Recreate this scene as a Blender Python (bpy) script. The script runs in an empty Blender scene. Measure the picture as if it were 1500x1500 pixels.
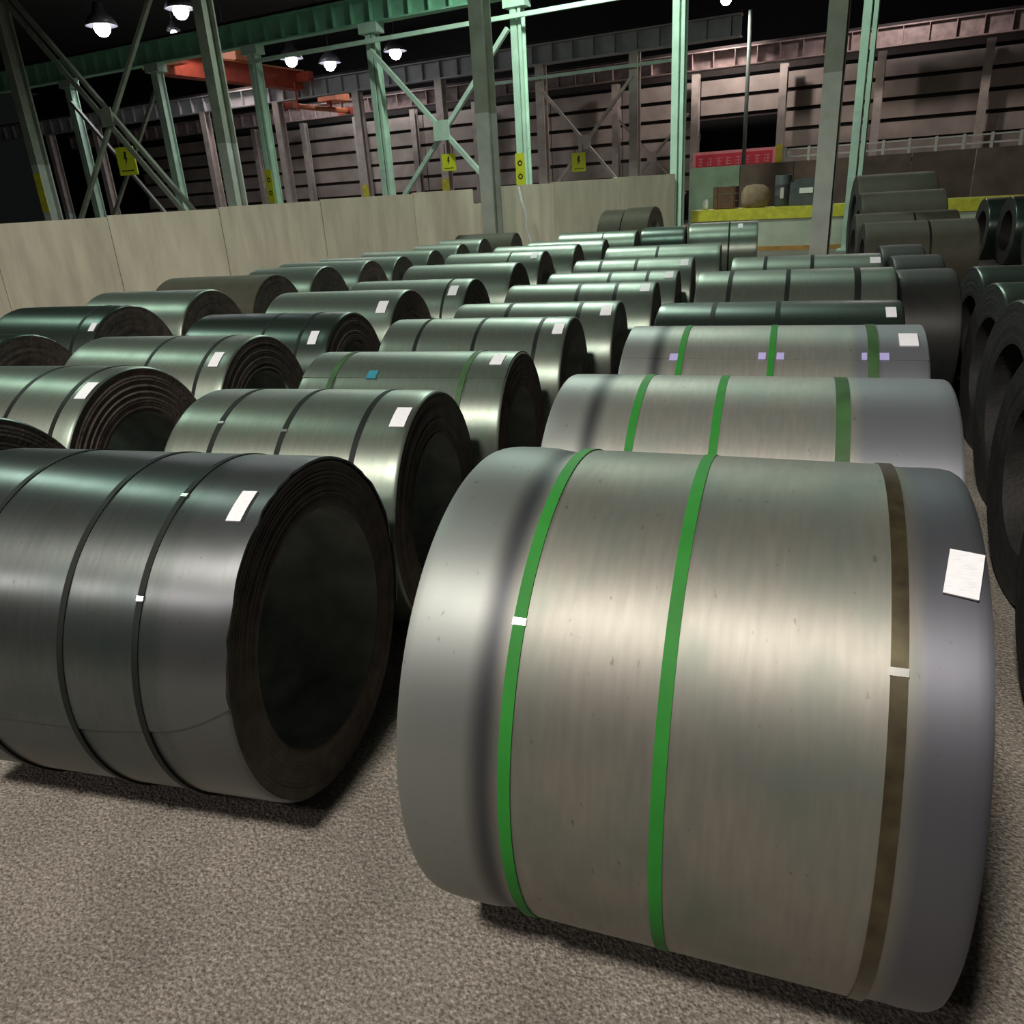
import bpy, math, random
from mathutils import Vector, Matrix

# ---------------------------------------------------------------- camera, world, exposure
sc = bpy.context.scene
COL = sc.collection
PI = math.pi
random.seed(7)

CAM = Vector((0.2295, -1.6088, 1.6615))
YAW, PITCH, ROLL = 0.3, 0.38565, -0.06306
fw = Vector((-math.sin(YAW) * math.cos(PITCH), math.cos(YAW) * math.cos(PITCH), -math.sin(PITCH)))
rt = Vector((math.cos(YAW), math.sin(YAW), 0))
up = rt.cross(fw)
r2 = math.cos(ROLL) * rt + math.sin(ROLL) * up
u2 = -math.sin(ROLL) * rt + math.cos(ROLL) * up
cd = bpy.data.cameras.new('camera')
cd.sensor_fit = 'HORIZONTAL'
cd.sensor_width = 36.0
cd.lens = 1149.96 / 1500 * 36
cd.clip_end = 300
cam = bpy.data.objects.new('camera', cd)
COL.objects.link(cam)
cam.matrix_world = Matrix(((r2.x, u2.x, -fw.x, CAM.x), (r2.y, u2.y, -fw.y, CAM.y), (r2.z, u2.z, -fw.z, CAM.z), (0, 0, 0, 1)))
sc.camera = cam

wd = bpy.data.worlds.new('hall_ambient')
sc.world = wd
wd.use_nodes = True
wd.node_tree.nodes['Background'].inputs[0].default_value = (0.75, 0.9, 0.85, 1)
wd.node_tree.nodes['Background'].inputs[1].default_value = 0.006

vs = sc.view_settings
vs.view_transform = 'Standard'
vs.look = 'None'
vs.gamma = 1
vs.use_curve_mapping = False
vs.exposure = -0.08

KEY_W, LEFT_W, GREEN_W, MID_W, FAR_W = 3700, 1100, 600, 420, 230

# building grid: g runs along the column lines, n runs to the far wall
TG = -0.1977
GX = Vector((math.cos(TG), math.sin(TG), 0))
GN = Vector((-math.sin(TG), math.cos(TG), 0))
O0 = Vector((0.2295, -1.6088, 0))


def G(s, d, z=0.0):
    return O0 + GX * s + GN * d + Vector((0, 0, z))


# ---------------------------------------------------------------- materials
def newmat(name):
    m = bpy.data.materials.new(name)
    m.use_nodes = True
    nt = m.node_tree
    b = nt.nodes['Principled BSDF']
    return m, nt, b


def N(nt, t, **kw):
    n = nt.nodes.new(t)
    for k, v in kw.items():
        setattr(n, k, v)
    return n


def paint(name, col, rough=0.55, metal=0.0, var=0.25, scale=6.0, rnd=0.0, bump=0.0, bscale=40.0, dirt=None, streak=None):
    m, nt, b = newmat(name)
    L = nt.links
    tc = N(nt, 'ShaderNodeTexCoord')
    no = N(nt, 'ShaderNodeTexNoise')
    no.inputs['Scale'].default_value = scale
    no.inputs['Detail'].default_value = 5
    src = tc.outputs['Object']
    if streak:
        mp = N(nt, 'ShaderNodeMapping')
        mp.inputs['Scale'].default_value = streak
        L.new(src, mp.inputs[0])
        src = mp.outputs[0]
    L.new(src, no.inputs['Vector'])
    rp = N(nt, 'ShaderNodeValToRGB')
    rp.color_ramp.elements[0].position = 0.3
    rp.color_ramp.elements[1].position = 0.7
    d = dirt or tuple(c * (1 - var) for c in col)
    rp.color_ramp.elements[0].color = (*d, 1)
    rp.color_ramp.elements[1].color = (*[min(1, c * (1 + var * 0.5)) for c in col], 1)
    L.new(no.outputs['Fac'], rp.inputs[0])
    out = rp.outputs[0]
    if rnd > 0:
        oi = N(nt, 'ShaderNodeObjectInfo')
        mr = N(nt, 'ShaderNodeMapRange')
        mr.inputs['To Min'].default_value = 1 - rnd
        mr.inputs['To Max'].default_value = 1 + rnd
        L.new(oi.outputs['Random'], mr.inputs[0])
        hs = N(nt, 'ShaderNodeHueSaturation')
        L.new(mr.outputs[0], hs.inputs['Value'])
        L.new(out, hs.inputs['Color'])
        out = hs.outputs[0]
    L.new(out, b.inputs['Base Color'])
    b.inputs['Roughness'].default_value = rough
    b.inputs['Metallic'].default_value = metal
    if bump > 0:
        n2 = N(nt, 'ShaderNodeTexNoise')
        n2.inputs['Scale'].default_value = bscale
        n2.inputs['Detail'].default_value = 4
        L.new(tc.outputs['Object'], n2.inputs['Vector'])
        bp = N(nt, 'ShaderNodeBump')
        bp.inputs['Strength'].default_value = bump
        bp.inputs['Distance'].default_value = 0.01
        L.new(n2.outputs['Fac'], bp.inputs['Height'])
        L.new(bp.outputs[0], b.inputs['Normal'])
    return m


def steel(name, col, edge_col=None, lo=-1.0, hi=1.0, rough=0.42, metal=0.75, spots=0.5, edge2=None, dark_band=None, aniso=0.7):
    """rolled steel skin: faint streaks round the circumference, oxide-tinted edge zones beyond lo / hi (metres along the axis)"""
    m, nt, b = newmat(name)
    L = nt.links
    tc = N(nt, 'ShaderNodeTexCoord')
    sp = N(nt, 'ShaderNodeSeparateXYZ')
    L.new(tc.outputs['Object'], sp.inputs[0])
    an = N(nt, 'ShaderNodeMath', operation='ARCTAN2')
    L.new(sp.outputs['Y'], an.inputs[0])
    L.new(sp.outputs['Z'], an.inputs[1])
    def vec(kx, ka):
        a = N(nt, 'ShaderNodeMath', operation='MULTIPLY')
        a.inputs[1].default_value = kx
        L.new(sp.outputs['X'], a.inputs[0])
        c = N(nt, 'ShaderNodeMath', operation='MULTIPLY')
        c.inputs[1].default_value = ka
        L.new(an.outputs[0], c.inputs[0])
        cb = N(nt, 'ShaderNodeCombineXYZ')
        L.new(a.outputs[0], cb.inputs[0])
        L.new(c.outputs[0], cb.inputs[1])
        return cb.outputs[0]
    n1 = N(nt, 'ShaderNodeTexNoise')
    n1.inputs['Scale'].default_value = 1.0
    n1.inputs['Detail'].default_value = 6
    L.new(vec(70, 5), n1.inputs['Vector'])
    n2 = N(nt, 'ShaderNodeTexNoise')
    n2.inputs['Scale'].default_value = 1.0
    n2.inputs['Detail'].default_value = 3
    L.new(vec(5, 2.2), n2.inputs['Vector'])
    r1 = N(nt, 'ShaderNodeValToRGB')
    r1.color_ramp.elements[0].position = 0.3
    r1.color_ramp.elements[1].position = 0.72
    r1.color_ramp.elements[0].color = (*[c * 0.9 for c in col], 1)
    r1.color_ramp.elements[1].color = (*[min(1, c * 1.06) for c in col], 1)
    L.new(n1.outputs['Fac'], r1.inputs[0])
    out = r1.outputs[0]
    # large soft tint patches
    mx = N(nt, 'ShaderNodeMix', data_type='RGBA')
    mx.inputs['B'].default_value = (col[0] * 0.72, col[1] * 0.86, col[2] * 0.84, 1)
    rr = N(nt, 'ShaderNodeMapRange')
    rr.inputs['From Min'].default_value = 0.45
    rr.inputs['From Max'].default_value = 0.75
    L.new(n2.outputs['Fac'], rr.inputs[0])
    L.new(rr.outputs[0], mx.inputs['Factor'])
    L.new(out, mx.inputs['A'])
    out = mx.outputs['Result']
    if edge_col:
        def step(a, c):
            q = N(nt, 'ShaderNodeMapRange', interpolation_type='SMOOTHSTEP')
            q.inputs['From Min'].default_value = a
            q.inputs['From Max'].default_value = c
            L.new(sp.outputs['X'], q.inputs[0])
            return q.outputs[0]
        s1 = step(lo + 0.03, lo - 0.05)
        s2 = step(hi - 0.015, hi + 0.03)
        zones = [(s1, edge_col), (s2, edge2 or edge_col)]
        if dark_band:
            bc, bwid, bcol = dark_band
            ma = N(nt, 'ShaderNodeMath', operation='SUBTRACT')
            ma.inputs[1].default_value = bc
            L.new(sp.outputs['X'], ma.inputs[0])
            mb2 = N(nt, 'ShaderNodeMath', operation='ABSOLUTE')
            L.new(ma.outputs[0], mb2.inputs[0])
            q = N(nt, 'ShaderNodeMapRange', interpolation_type='SMOOTHSTEP')
            q.inputs['From Min'].default_value = bwid
            q.inputs['From Max'].default_value = 0.0
            L.new(mb2.outputs[0], q.inputs[0])
            zones.append((q.outputs[0], bcol))
        for fac, zc in zones:
            m2 = N(nt, 'ShaderNodeMix', data_type='RGBA')
            m2.inputs['B'].default_value = (*zc, 1)
            L.new(fac, m2.inputs['Factor'])
            L.new(out, m2.inputs['A'])
            out = m2.outputs['Result']
    # small dark scuffs
    n3 = N(nt, 'ShaderNodeTexNoise')
    n3.inputs['Scale'].default_value = 1.0
    n3.inputs['Detail'].default_value = 2
    L.new(vec(60, 16), n3.inputs['Vector'])
    r3 = N(nt, 'ShaderNodeMapRange')
    r3.inputs['From Min'].default_value = 0.69
    r3.inputs['From Max'].default_value = 0.76
    r3.inputs['To Max'].default_value = spots
    L.new(n3.outputs['Fac'], r3.inputs[0])
    m3 = N(nt, 'ShaderNodeMix', data_type='RGBA')
    m3.inputs['B'].default_value = (col[0] * 0.3, col[1] * 0.3, col[2] * 0.3, 1)
    L.new(r3.outputs[0], m3.inputs['Factor'])
    L.new(out, m3.inputs['A'])
    L.new(m3.outputs['Result'], b.inputs['Base Color'])
    b.inputs['Metallic'].default_value = metal
    b.inputs['Anisotropic'].default_value = aniso
    b.inputs['Anisotropic Rotation'].default_value = 0.25
    tg = N(nt, 'ShaderNodeTangent', direction_type='RADIAL', axis='X')
    L.new(tg.outputs[0], b.inputs['Tangent'])
    rq = N(nt, 'ShaderNodeMapRange')
    rq.inputs['To Min'].default_value = rough - 0.05
    rq.inputs['To Max'].default_value = rough + 0.07
    L.new(n2.outputs['Fac'], rq.inputs[0])
    L.new(rq.outputs[0], b.inputs['Roughness'])
    bp = N(nt, 'ShaderNodeBump')
    bp.inputs['Strength'].default_value = 0.05
    bp.inputs['Distance'].default_value = 0.004
    L.new(n1.outputs['Fac'], bp.inputs['Height'])
    L.new(bp.outputs[0], b.inputs['Normal'])
    return m


def ground_mat():
    m, nt, b = newmat('floor_grit')
    L = nt.links
    tc = N(nt, 'ShaderNodeTexCoord')
    n1 = N(nt, 'ShaderNodeTexNoise')
    n1.inputs['Scale'].default_value = 88
    n1.inputs['Detail'].default_value = 7
    n1.inputs['Roughness'].default_value = 0.75
    L.new(tc.outputs['Object'], n1.inputs['Vector'])
    r1 = N(nt, 'ShaderNodeValToRGB')
    e = r1.color_ramp.elements
    e[0].position = 0.36
    e[0].color = (0.105, 0.09, 0.077, 1)
    e[1].position = 0.68
    e[1].color = (0.56, 0.505, 0.45, 1)
    k = r1.color_ramp.elements.new(0.52)
    k.color = (0.29, 0.26, 0.226, 1)
    L.new(n1.outputs['Fac'], r1.inputs[0])
    n2 = N(nt, 'ShaderNodeTexNoise')
    n2.inputs['Scale'].default_value = 2.2
    n2.inputs['Detail'].default_value = 5
    L.new(tc.outputs['Object'], n2.inputs['Vector'])
    mr = N(nt, 'ShaderNodeMapRange')
    mr.inputs['From Min'].default_value = 0.3
    mr.inputs['From Max'].default_value = 0.7
    mr.inputs['To Min'].default_value = 0.72
    mr.inputs['To Max'].default_value = 1.12
    L.new(n2.outputs['Fac'], mr.inputs[0])
    hs = N(nt, 'ShaderNodeHueSaturation')
    L.new(mr.outputs[0], hs.inputs['Value'])
    L.new(r1.outputs[0], hs.inputs['Color'])
    L.new(hs.outputs[0], b.inputs['Base Color'])
    b.inputs['Roughness'].default_value = 0.92
    b.inputs['Specular IOR Level'].default_value = 0.2
    v = N(nt, 'ShaderNodeTexVoronoi')
    v.inputs['Scale'].default_value = 110
    L.new(tc.outputs['Object'], v.inputs['Vector'])
    ad = N(nt, 'ShaderNodeMath', operation='SUBTRACT')
    L.new(n1.outputs['Fac'], ad.inputs[0])
    L.new(v.outputs['Distance'], ad.inputs[1])
    bp = N(nt, 'ShaderNodeBump')
    bp.inputs['Strength'].default_value = 0.7
    bp.inputs['Distance'].default_value = 0.012
    L.new(ad.outputs[0], bp.inputs['Height'])
    L.new(bp.outputs[0], b.inputs['Normal'])
    return m


def label_mat():
    m, nt, b = newmat('label_paper')
    L = nt.links
    tc = N(nt, 'ShaderNodeTexCoord')
    mp = N(nt, 'ShaderNodeMapping')
    mp.inputs['Scale'].default_value = (1, 9, 1)
    L.new(tc.outputs['UV'], mp.inputs[0])
    n = N(nt, 'ShaderNodeTexNoise')
    n.inputs['Scale'].default_value = 2.2
    L.new(mp.outputs[0], n.inputs['Vector'])
    r = N(nt, 'ShaderNodeValToRGB')
    r.color_ramp.elements[0].position = 0.35
    r.color_ramp.elements[0].color = (0.69, 0.69, 0.73, 1)
    r.color_ramp.elements[1].position = 0.5
    r.color_ramp.elements[1].color = (0.76, 0.76, 0.81, 1)
    L.new(n.outputs['Fac'], r.inputs[0])
    L.new(r.outputs[0], b.inputs['Base Color'])
    b.inputs['Roughness'].default_value = 0.5
    return m


def emis(name, col, st):
    m, nt, b = newmat(name)
    b.inputs['Base Color'].default_value = (*col, 1)
    b.inputs['Emission Color'].default_value = (*col, 1)
    b.inputs['Emission Strength'].default_value = st
    return m


M = {}
M['steel_a'] = steel('steel_front', (0.34, 0.328, 0.295), (0.315, 0.335, 0.325), -0.315, 0.385, 0.60, 0.84, edge2=(0.155, 0.158, 0.185), dark_band=(-0.318, 0.045, (0.10, 0.105, 0.115)))
M['steel_b'] = steel('steel_second', (0.38, 0.37, 0.34), (0.35, 0.365, 0.355), -0.44, 0.33, 0.55, 0.74, edge2=(0.25, 0.26, 0.29), dark_band=(-0.46, 0.05, (0.10, 0.105, 0.11)))
M['steel_c'] = steel('steel_plain', (0.235, 0.265, 0.225), None, rough=0.42, metal=0.78)
M['steel_d'] = steel('steel_blue', (0.125, 0.14, 0.137), (0.15, 0.16, 0.165), -0.6, 0.36, 0.36, 0.85)
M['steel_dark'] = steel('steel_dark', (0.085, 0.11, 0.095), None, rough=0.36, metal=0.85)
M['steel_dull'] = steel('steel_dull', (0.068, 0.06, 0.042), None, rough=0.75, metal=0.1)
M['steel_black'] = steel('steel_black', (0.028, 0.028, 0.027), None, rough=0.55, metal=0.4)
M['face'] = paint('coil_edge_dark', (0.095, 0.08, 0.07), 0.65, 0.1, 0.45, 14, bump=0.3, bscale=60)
M['face_shaded'] = paint('coil_edge_shaded', (0.014, 0.0125, 0.012), 0.7, 0.0, 0.4, 14, bump=0.3, bscale=60)  # darkened copy of the edge colour: shade put into right-hand faces and bores
M['face_brown'] = paint('coil_edge_brown', (0.15, 0.115, 0.102), 0.7, 0.15, 0.4, 14, bump=0.3, bscale=60)
M['bore'] = paint('bore_dark', (0.36, 0.39, 0.37), 0.45, 0.4, 0.4, 8)
M['strap_green'] = paint('strap_green', (0.020, 0.18, 0.024), 0.6, 0.0, 0.15, 10)
M['strap_green'].node_tree.nodes['Principled BSDF'].inputs['Specular IOR Level'].default_value = 0.2
M['strap_black'] = paint('strap_black', (0.006, 0.008, 0.007), 0.55, 0.0, 0.3, 10)
M['strap_black'].node_tree.nodes['Principled BSDF'].inputs['Specular IOR Level'].default_value = 0.25
M['strap_rust'] = paint('strap_rust', (0.070, 0.062, 0.034), 0.35, 0.6, 0.5, 22, dirt=(0.045, 0.032, 0.02))
M['strap_olive'] = paint('strap_olive', (0.028, 0.085, 0.022), 0.6, 0.0, 0.4, 12)
M['seal'] = paint('glint_seal_steel', (0.75, 0.75, 0.72), 0.25, 0.9, 0.1, 10)  # bright crimp pieces standing in for highlights on the straps
M['tape_violet'] = paint('tape_violet', (0.40, 0.36, 0.68), 0.45, 0, 0.1, 10)
M['tape_blue'] = paint('tape_blue', (0.03, 0.22, 0.30), 0.4, 0, 0.2, 20)
M['label'] = label_mat()
M['floor'] = ground_mat()
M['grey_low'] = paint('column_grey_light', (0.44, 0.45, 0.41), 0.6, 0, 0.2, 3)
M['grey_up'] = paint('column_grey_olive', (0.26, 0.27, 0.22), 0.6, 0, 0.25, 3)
M['green'] = paint('steelwork_green', (0.56, 0.76, 0.62), 0.5, 0, 0.18, 2.5, rnd=0.1)
M['green_girder'] = paint('girder_green', (0.28, 0.60, 0.41), 0.5, 0, 0.2, 2.5)
M['mint'] = paint('steelwork_mint', (0.52, 0.66, 0.56), 0.55, 0, 0.2, 3)
M['yellow'] = paint('safety_yellow', (0.55, 0.50, 0.035), 0.55, 0, 0.25, 8)
M['yellow_sign'] = paint('sign_yellow', (0.62, 0.62, 0.03), 0.5, 0, 0.12, 4)
M['black'] = paint('black_print', (0.02, 0.02, 0.015), 0.6, 0, 0.1, 8)
M['concrete'] = paint('wall_concrete', (0.62, 0.53, 0.43), 0.85, 0, 0.2, 2.2, rnd=0.10, bump=0.25, bscale=25, streak=(2.2, 2.2, 0.35))
M['plinth'] = paint('plinth_concrete', (0.44, 0.46, 0.38), 0.85, 0, 0.2, 2.0)
M['orange_edge'] = paint('kerb_orange', (0.40, 0.20, 0.05), 0.7, 0, 0.3, 5)
M['brown_wall'] = paint('wall_brown', (0.12, 0.075, 0.06), 0.85, 0, 0.35, 2.0, rnd=0.2)
M['wall_green'] = paint('wall_green', (0.20, 0.25, 0.17), 0.85, 0, 0.3, 2.0)
M['siding'] = paint('siding_panel', (0.36, 0.305, 0.27), 0.6, 0.0, 0.25, 1.2, rnd=0.16)
M['girt'] = paint('girt_dark', (0.03, 0.022, 0.02), 0.8, 0, 0.3, 3)
M['void'] = paint('dark_interior', (0.006, 0.006, 0.006), 0.95, 0, 0.2, 3)
M['roof'] = paint('roof_dark', (0.010, 0.012, 0.011), 0.95, 0, 0.3, 1.0)
M['lilac_beam'] = paint('beam_lilac', (0.36, 0.36, 0.37), 0.5, 0, 0.2, 2.5)
M['pink_beam'] = paint('beam_pinkish', (0.30, 0.225, 0.215), 0.55, 0, 0.4, 4)
M['pale_col'] = paint('column_pale', (0.46, 0.40, 0.36), 0.55, 0, 0.25, 3)
M['red'] = paint('crane_red', (0.42, 0.06, 0.03), 0.5, 0, 0.25, 3)
M['orange'] = paint('crane_orange', (0.62, 0.20, 0.09), 0.45, 0, 0.2, 4)
M['banner'] = paint('banner_red', (0.50, 0.03, 0.05), 0.6, 0, 0.15, 3)
M['banner_pink'] = paint('banner_pink', (0.62, 0.22, 0.24), 0.6, 0, 0.15, 3)
M['pole'] = paint('pole_green', (0.07, 0.10, 0.08), 0.6, 0, 0.2, 5)
M['rail'] = paint('rail_white', (0.50, 0.42, 0.40), 0.6, 0, 0.2, 6)
M['sack'] = paint('sack_burlap', (0.28, 0.19, 0.12), 0.9, 0, 0.25, 8, bump=0.3)
M['crate'] = paint('crate_brown', (0.12, 0.055, 0.03), 0.8, 0, 0.3, 8)
M['machine'] = paint('machine_grey', (0.07, 0.075, 0.08), 0.6, 0.1, 0.3, 6)
M['white'] = paint('white_cloth', (0.75, 0.74, 0.7), 0.7, 0, 0.1, 8)
M['lamp_shell'] = paint('lamp_shell', (0.10, 0.10, 0.11), 0.5, 0.5, 0.2, 8)
M['bulb'] = emis('lamp_bulb', (0.93, 0.92, 1.0), 60.0)
M['bulb_small'] = emis('lamp_bulb_green', (0.75, 1.0, 0.85), 8.0)


# ---------------------------------------------------------------- mesh helpers
class MB:
    def __init__(self):
        self.v, self.f, self.uv, self.sm = [], [], [], []

    def quad_grid(self, rows, closed_u=False, smooth=True, uv=False):
        """rows: list of equal-length point lists"""
        b = len(self.v)
        nr, nc = len(rows), len(rows[0])
        for r in rows:
            self.v.extend(tuple(p) for p in r)
        for i in range(nr - 1):
            for j in range(nc if closed_u else nc - 1):
                j2 = (j + 1) % nc
                self.f.append((b + i * nc + j, b + i * nc + j2, b + (i + 1) * nc + j2, b + (i + 1) * nc + j))
                self.sm.append(smooth)
        return self

    def box(self, c, ax, ay, az):
        """centre and three half-axis vectors"""
        c, ax, ay, az = Vector(c), Vector(ax), Vector(ay), Vector(az)
        b = len(self.v)
        for sx, sy, sz in ((-1, -1, -1), (1, -1, -1), (1, 1, -1), (-1, 1, -1), (-1, -1, 1), (1, -1, 1), (1, 1, 1), (-1, 1, 1)):
            self.v.append(tuple(c + ax * sx + ay * sy + az * sz))
        for q in ((0, 3, 2, 1), (4, 5, 6, 7), (0, 1, 5, 4), (1, 2, 6, 5), (2, 3, 7, 6), (3, 0, 4, 7)):
            self.f.append(tuple(b + i for i in q))
            self.sm.append(False)
        return self

    def bar(self, a, b_, w, h, side=None):
        a, b_ = Vector(a), Vector(b_)
        d = (b_ - a)
        ln = d.length
        d.normalize()
        s = side if side is not None else (d.cross(Vector((0, 0, 1))) if abs(d.z) < 0.95 else Vector(GX))
        s = (s - d * s.dot(d)).normalized()
        t = d.cross(s)
        return self.box((a + b_) / 2, d * ln / 2, s * w / 2, t * h / 2)

    def lathe(self, prof, axis_o, axis_d, seg=24, smooth=True):
        """prof: (along, radius) pairs"""
        d = Vector(axis_d).normalized()
        p = d.orthogonal().normalized()
        q = d.cross(p)
        rows = []
        for (a, r) in prof:
            rows.append([Vector(axis_o) + d * a + (p * math.cos(2 * PI * k / seg) + q * math.sin(2 * PI * k / seg)) * r for k in range(seg)])
        return self.quad_grid(rows, True, smooth)

    def tube(self, pts, r, seg=8):
        pts = [Vector(p) for p in pts]
        rows = []
        for i, p in enumerate(pts):
            d = (pts[min(i + 1, len(pts) - 1)] - pts[max(i - 1, 0)]).normalized()
            a = d.orthogonal().normalized()
            b = d.cross(a)
            rows.append([p + (a * math.cos(2 * PI * k / seg) + b * math.sin(2 * PI * k / seg)) * r for k in range(seg)])
        return self.quad_grid(rows, True, True)

    def build(self, name, mat, parent=None, loc=None):
        me = bpy.data.meshes.new(name)
        me.from_pydata(self.v, [], self.f)
        me.polygons.foreach_set('use_smooth', self.sm)
        me.update()
        o = bpy.data.objects.new(name, me)
        me.materials.append(mat)
        COL.objects.link(o)
        if parent is not None:
            o.parent = parent
        if loc is not None:
            o.location = loc
        return o


def empty(name, loc, rz=0.0):
    o = bpy.data.objects.new(name, None)
    o.empty_display_size = 0.2
    COL.objects.link(o)
    o.location = loc
    o.rotation_euler = (0, 0, rz)
    return o


def tag(o, label=None, cat=None, group=None, kind=None):
    if label:
        o['label'] = label
    if cat:
        o['category'] = cat
    if group:
        o['group'] = group
    if kind:
        o['kind'] = kind
    return o


X, Y, Z = Vector((1, 0, 0)), Vector((0, 1, 0)), Vector((0, 0, 1))

# ---------------------------------------------------------------- the setting
# floor
fl = MB().box((-10, 14, -0.05), X * 42, Y * 34, Z * 0.05).build('floor', M['floor'])
tag(fl, 'gritty beige grey floor of the coil hall', kind='structure')
ce = MB().box(G(-14, 16, 9.6), GX * 40, GN * 27, Z * 0.1).build('ceiling', M['roof'])
tag(ce, 'black unlit roof high above the hall', kind='structure')

# concrete dividing wall behind the coils, made of precast panels
WA, WB = Vector((-12.73, 9.73, 0)), Vector((-1.62, 19.16, 0))
wdir = (WB - WA).normalized()
wnor = Vector((-wdir.y, wdir.x, 0))
wl = empty('wall_left', WA)
tag(wl, 'beige concrete dividing wall behind the coil rows', kind='structure')
WL = (WB - WA).length
edges = [-5.5, -3.6, -1.75, 0.25, 2.15, 4.1, 6.05, 8.0, 9.35, 9.62, 11.3, 12.95, WL]
HW = 1.79
for i in range(len(edges) - 1):
    if i == 8:
        continue  # slot by the grey column
    hw = 1.665 + 0.0135 * (edges[i] + edges[i + 1]) / 2
    a, b = edges[i] + 0.004, edges[i + 1] - 0.004
    MB().box(wdir * (a + b) / 2 + Z * hw / 2 + wnor * random.uniform(-0.012, 0.012), wdir * (b - a) / 2, wnor * 0.07, Z * hw / 2).build('wall_panel', M['concrete'], wl)
MB().box(wdir * (WL - 5.5) / 2 + Z * 0.75 + wnor * 0.03, wdir * (WL + 5.5) / 2, wnor * 0.03, Z * 0.74).build('wall_core', M['concrete'], wl)

# low plinth on the right with yellow cap
pl = empty('wall_right', G(-5.6, 20.66))
pl.rotation_euler = (0, 0, TG)
tag(pl, 'low pale concrete plinth with a yellow cap at the back right', kind='structure')
MB().box((6, 0.35, 0.36), X * 6, Y * 0.35, Z * 0.36).build('plinth_body', M['plinth'], pl)
MB().box((6, 0.33, 0.85), X * 6, Y * 0.37, Z * 0.13).build('yellow_cap', M['yellow'], pl)
MB().box((6, -0.02, 0.05), X * 6, Y * 0.03, Z * 0.05).build('orange_kerb', M['orange_edge'], pl)
MB().box((6.35, -0.03, 0.36), X * 0.08, Y * 0.03, Z * 0.36).build('yellow_stripe', M['yellow'], pl)

# dark brown wall behind the plinth
bw = empty('wall_brown', G(-6.6, 24.0))
bw.rotation_euler = (0, 0, TG)
tag(bw, 'dark brown panelled wall under the white railing', kind='structure')
for i in range(12):
    MB().box((0.72 + 1.42 * i, 0, 1.0), X * 0.70, Y * 0.06, Z * 1.0).build('wall_panel', M['brown_wall'] if i > 0 else M['wall_green'], bw)

# far wall: dark backing with siding panels
FD = 36.0
fwall = empty('wall_far', G(0, FD))
fwall.rotation_euler = (0, 0, TG)
tag(fwall, 'far wall of horizontal pinkish brown siding panels', kind='structure')
MB().box((-16, 2.6, 4.8), X * 40, Y * 0.1, Z * 4.8).build('backing', M['void'], fwall)
BAY = 3.4
COLS = [0.7 - BAY * k for k in range(-3, 14)]
bands = [(1.30, 1.88), (2.02, 2.58), (2.72, 3.29), (3.43, 4.0), (4.14, 4.70), (4.84, 5.40), (5.95, 6.4)]
for s in COLS[:-1]:
    for j, (z0, z1) in enumerate(bands):
        x0, x1 = s - BAY + 0.02, s - 0.02
        if abs(s - (0.7 - 2 * BAY)) < 0.1 and j in (2, 3):
            continue  # black opening above the red banner
        MB().box(((x0 + x1) / 2, random.uniform(-0.02, 0.02), (z0 + z1) / 2), X * (x1 - x0) / 2, Y * 0.03, Z * (z1 - z0) / 2).build('siding_panel', M['siding'], fwall)
for s in COLS[:-1]:
    for z in (1.95, 2.65, 3.36, 4.07, 4.77, 5.66):
        if z == 3.36 and abs(s - (0.7 - 2 * BAY)) < 0.1:
            continue
        MB().box((s - BAY / 2, 0.14, z), X * BAY / 2, Y * 0.05, Z * 0.11).build('girt', M['girt'], fwall)


# ---------------------------------------------------------------- steel coils
def coil_axis_patch(mb, R, s_fn, a_fn, r0, r1, ns, na):
    """sheet on a cylinder about local X; s_fn(u, v), a_fn(u, v) in metres / degrees"""
    top, bot = [], []
    for i in range(ns + 1):
        tr, br = [], []
        for j in range(na + 1):
            u, v = i / ns, j / na
            s, a = s_fn(u, v), math.radians(a_fn(u, v))
            tr.append((s, r1 * math.cos(a), r1 * math.sin(a)))
            br.append((s, r0 * math.cos(a), r0 * math.sin(a)))
        top.append(tr)
        bot.append(br)
    mb.quad_grid(top, False, True)
    # rim down to the underlying surface
    ring_t = [top[0][j] for j in range(na + 1)] + [top[i][na] for i in range(1, ns + 1)] + [top[ns][j] for j in range(na - 1, -1, -1)] + [top[i][0] for i in range(ns - 1, 0, -1)]
    ring_b = [bot[0][j] for j in range(na + 1)] + [bot[i][na] for i in range(1, ns + 1)] + [bot[ns][j] for j in range(na - 1, -1, -1)] + [bot[i][0] for i in range(ns - 1, 0, -1)]
    mb.quad_grid([ring_t, ring_b], True, False)
    return mb


def lathe_x(prof, seg):
    mb = MB()
    rows = [[(s, r * math.cos(2 * PI * k / seg), r * math.sin(2 * PI * k / seg)) for k in range(seg)] for (s, r) in prof]
    return mb.quad_grid(rows, True, True)


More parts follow.
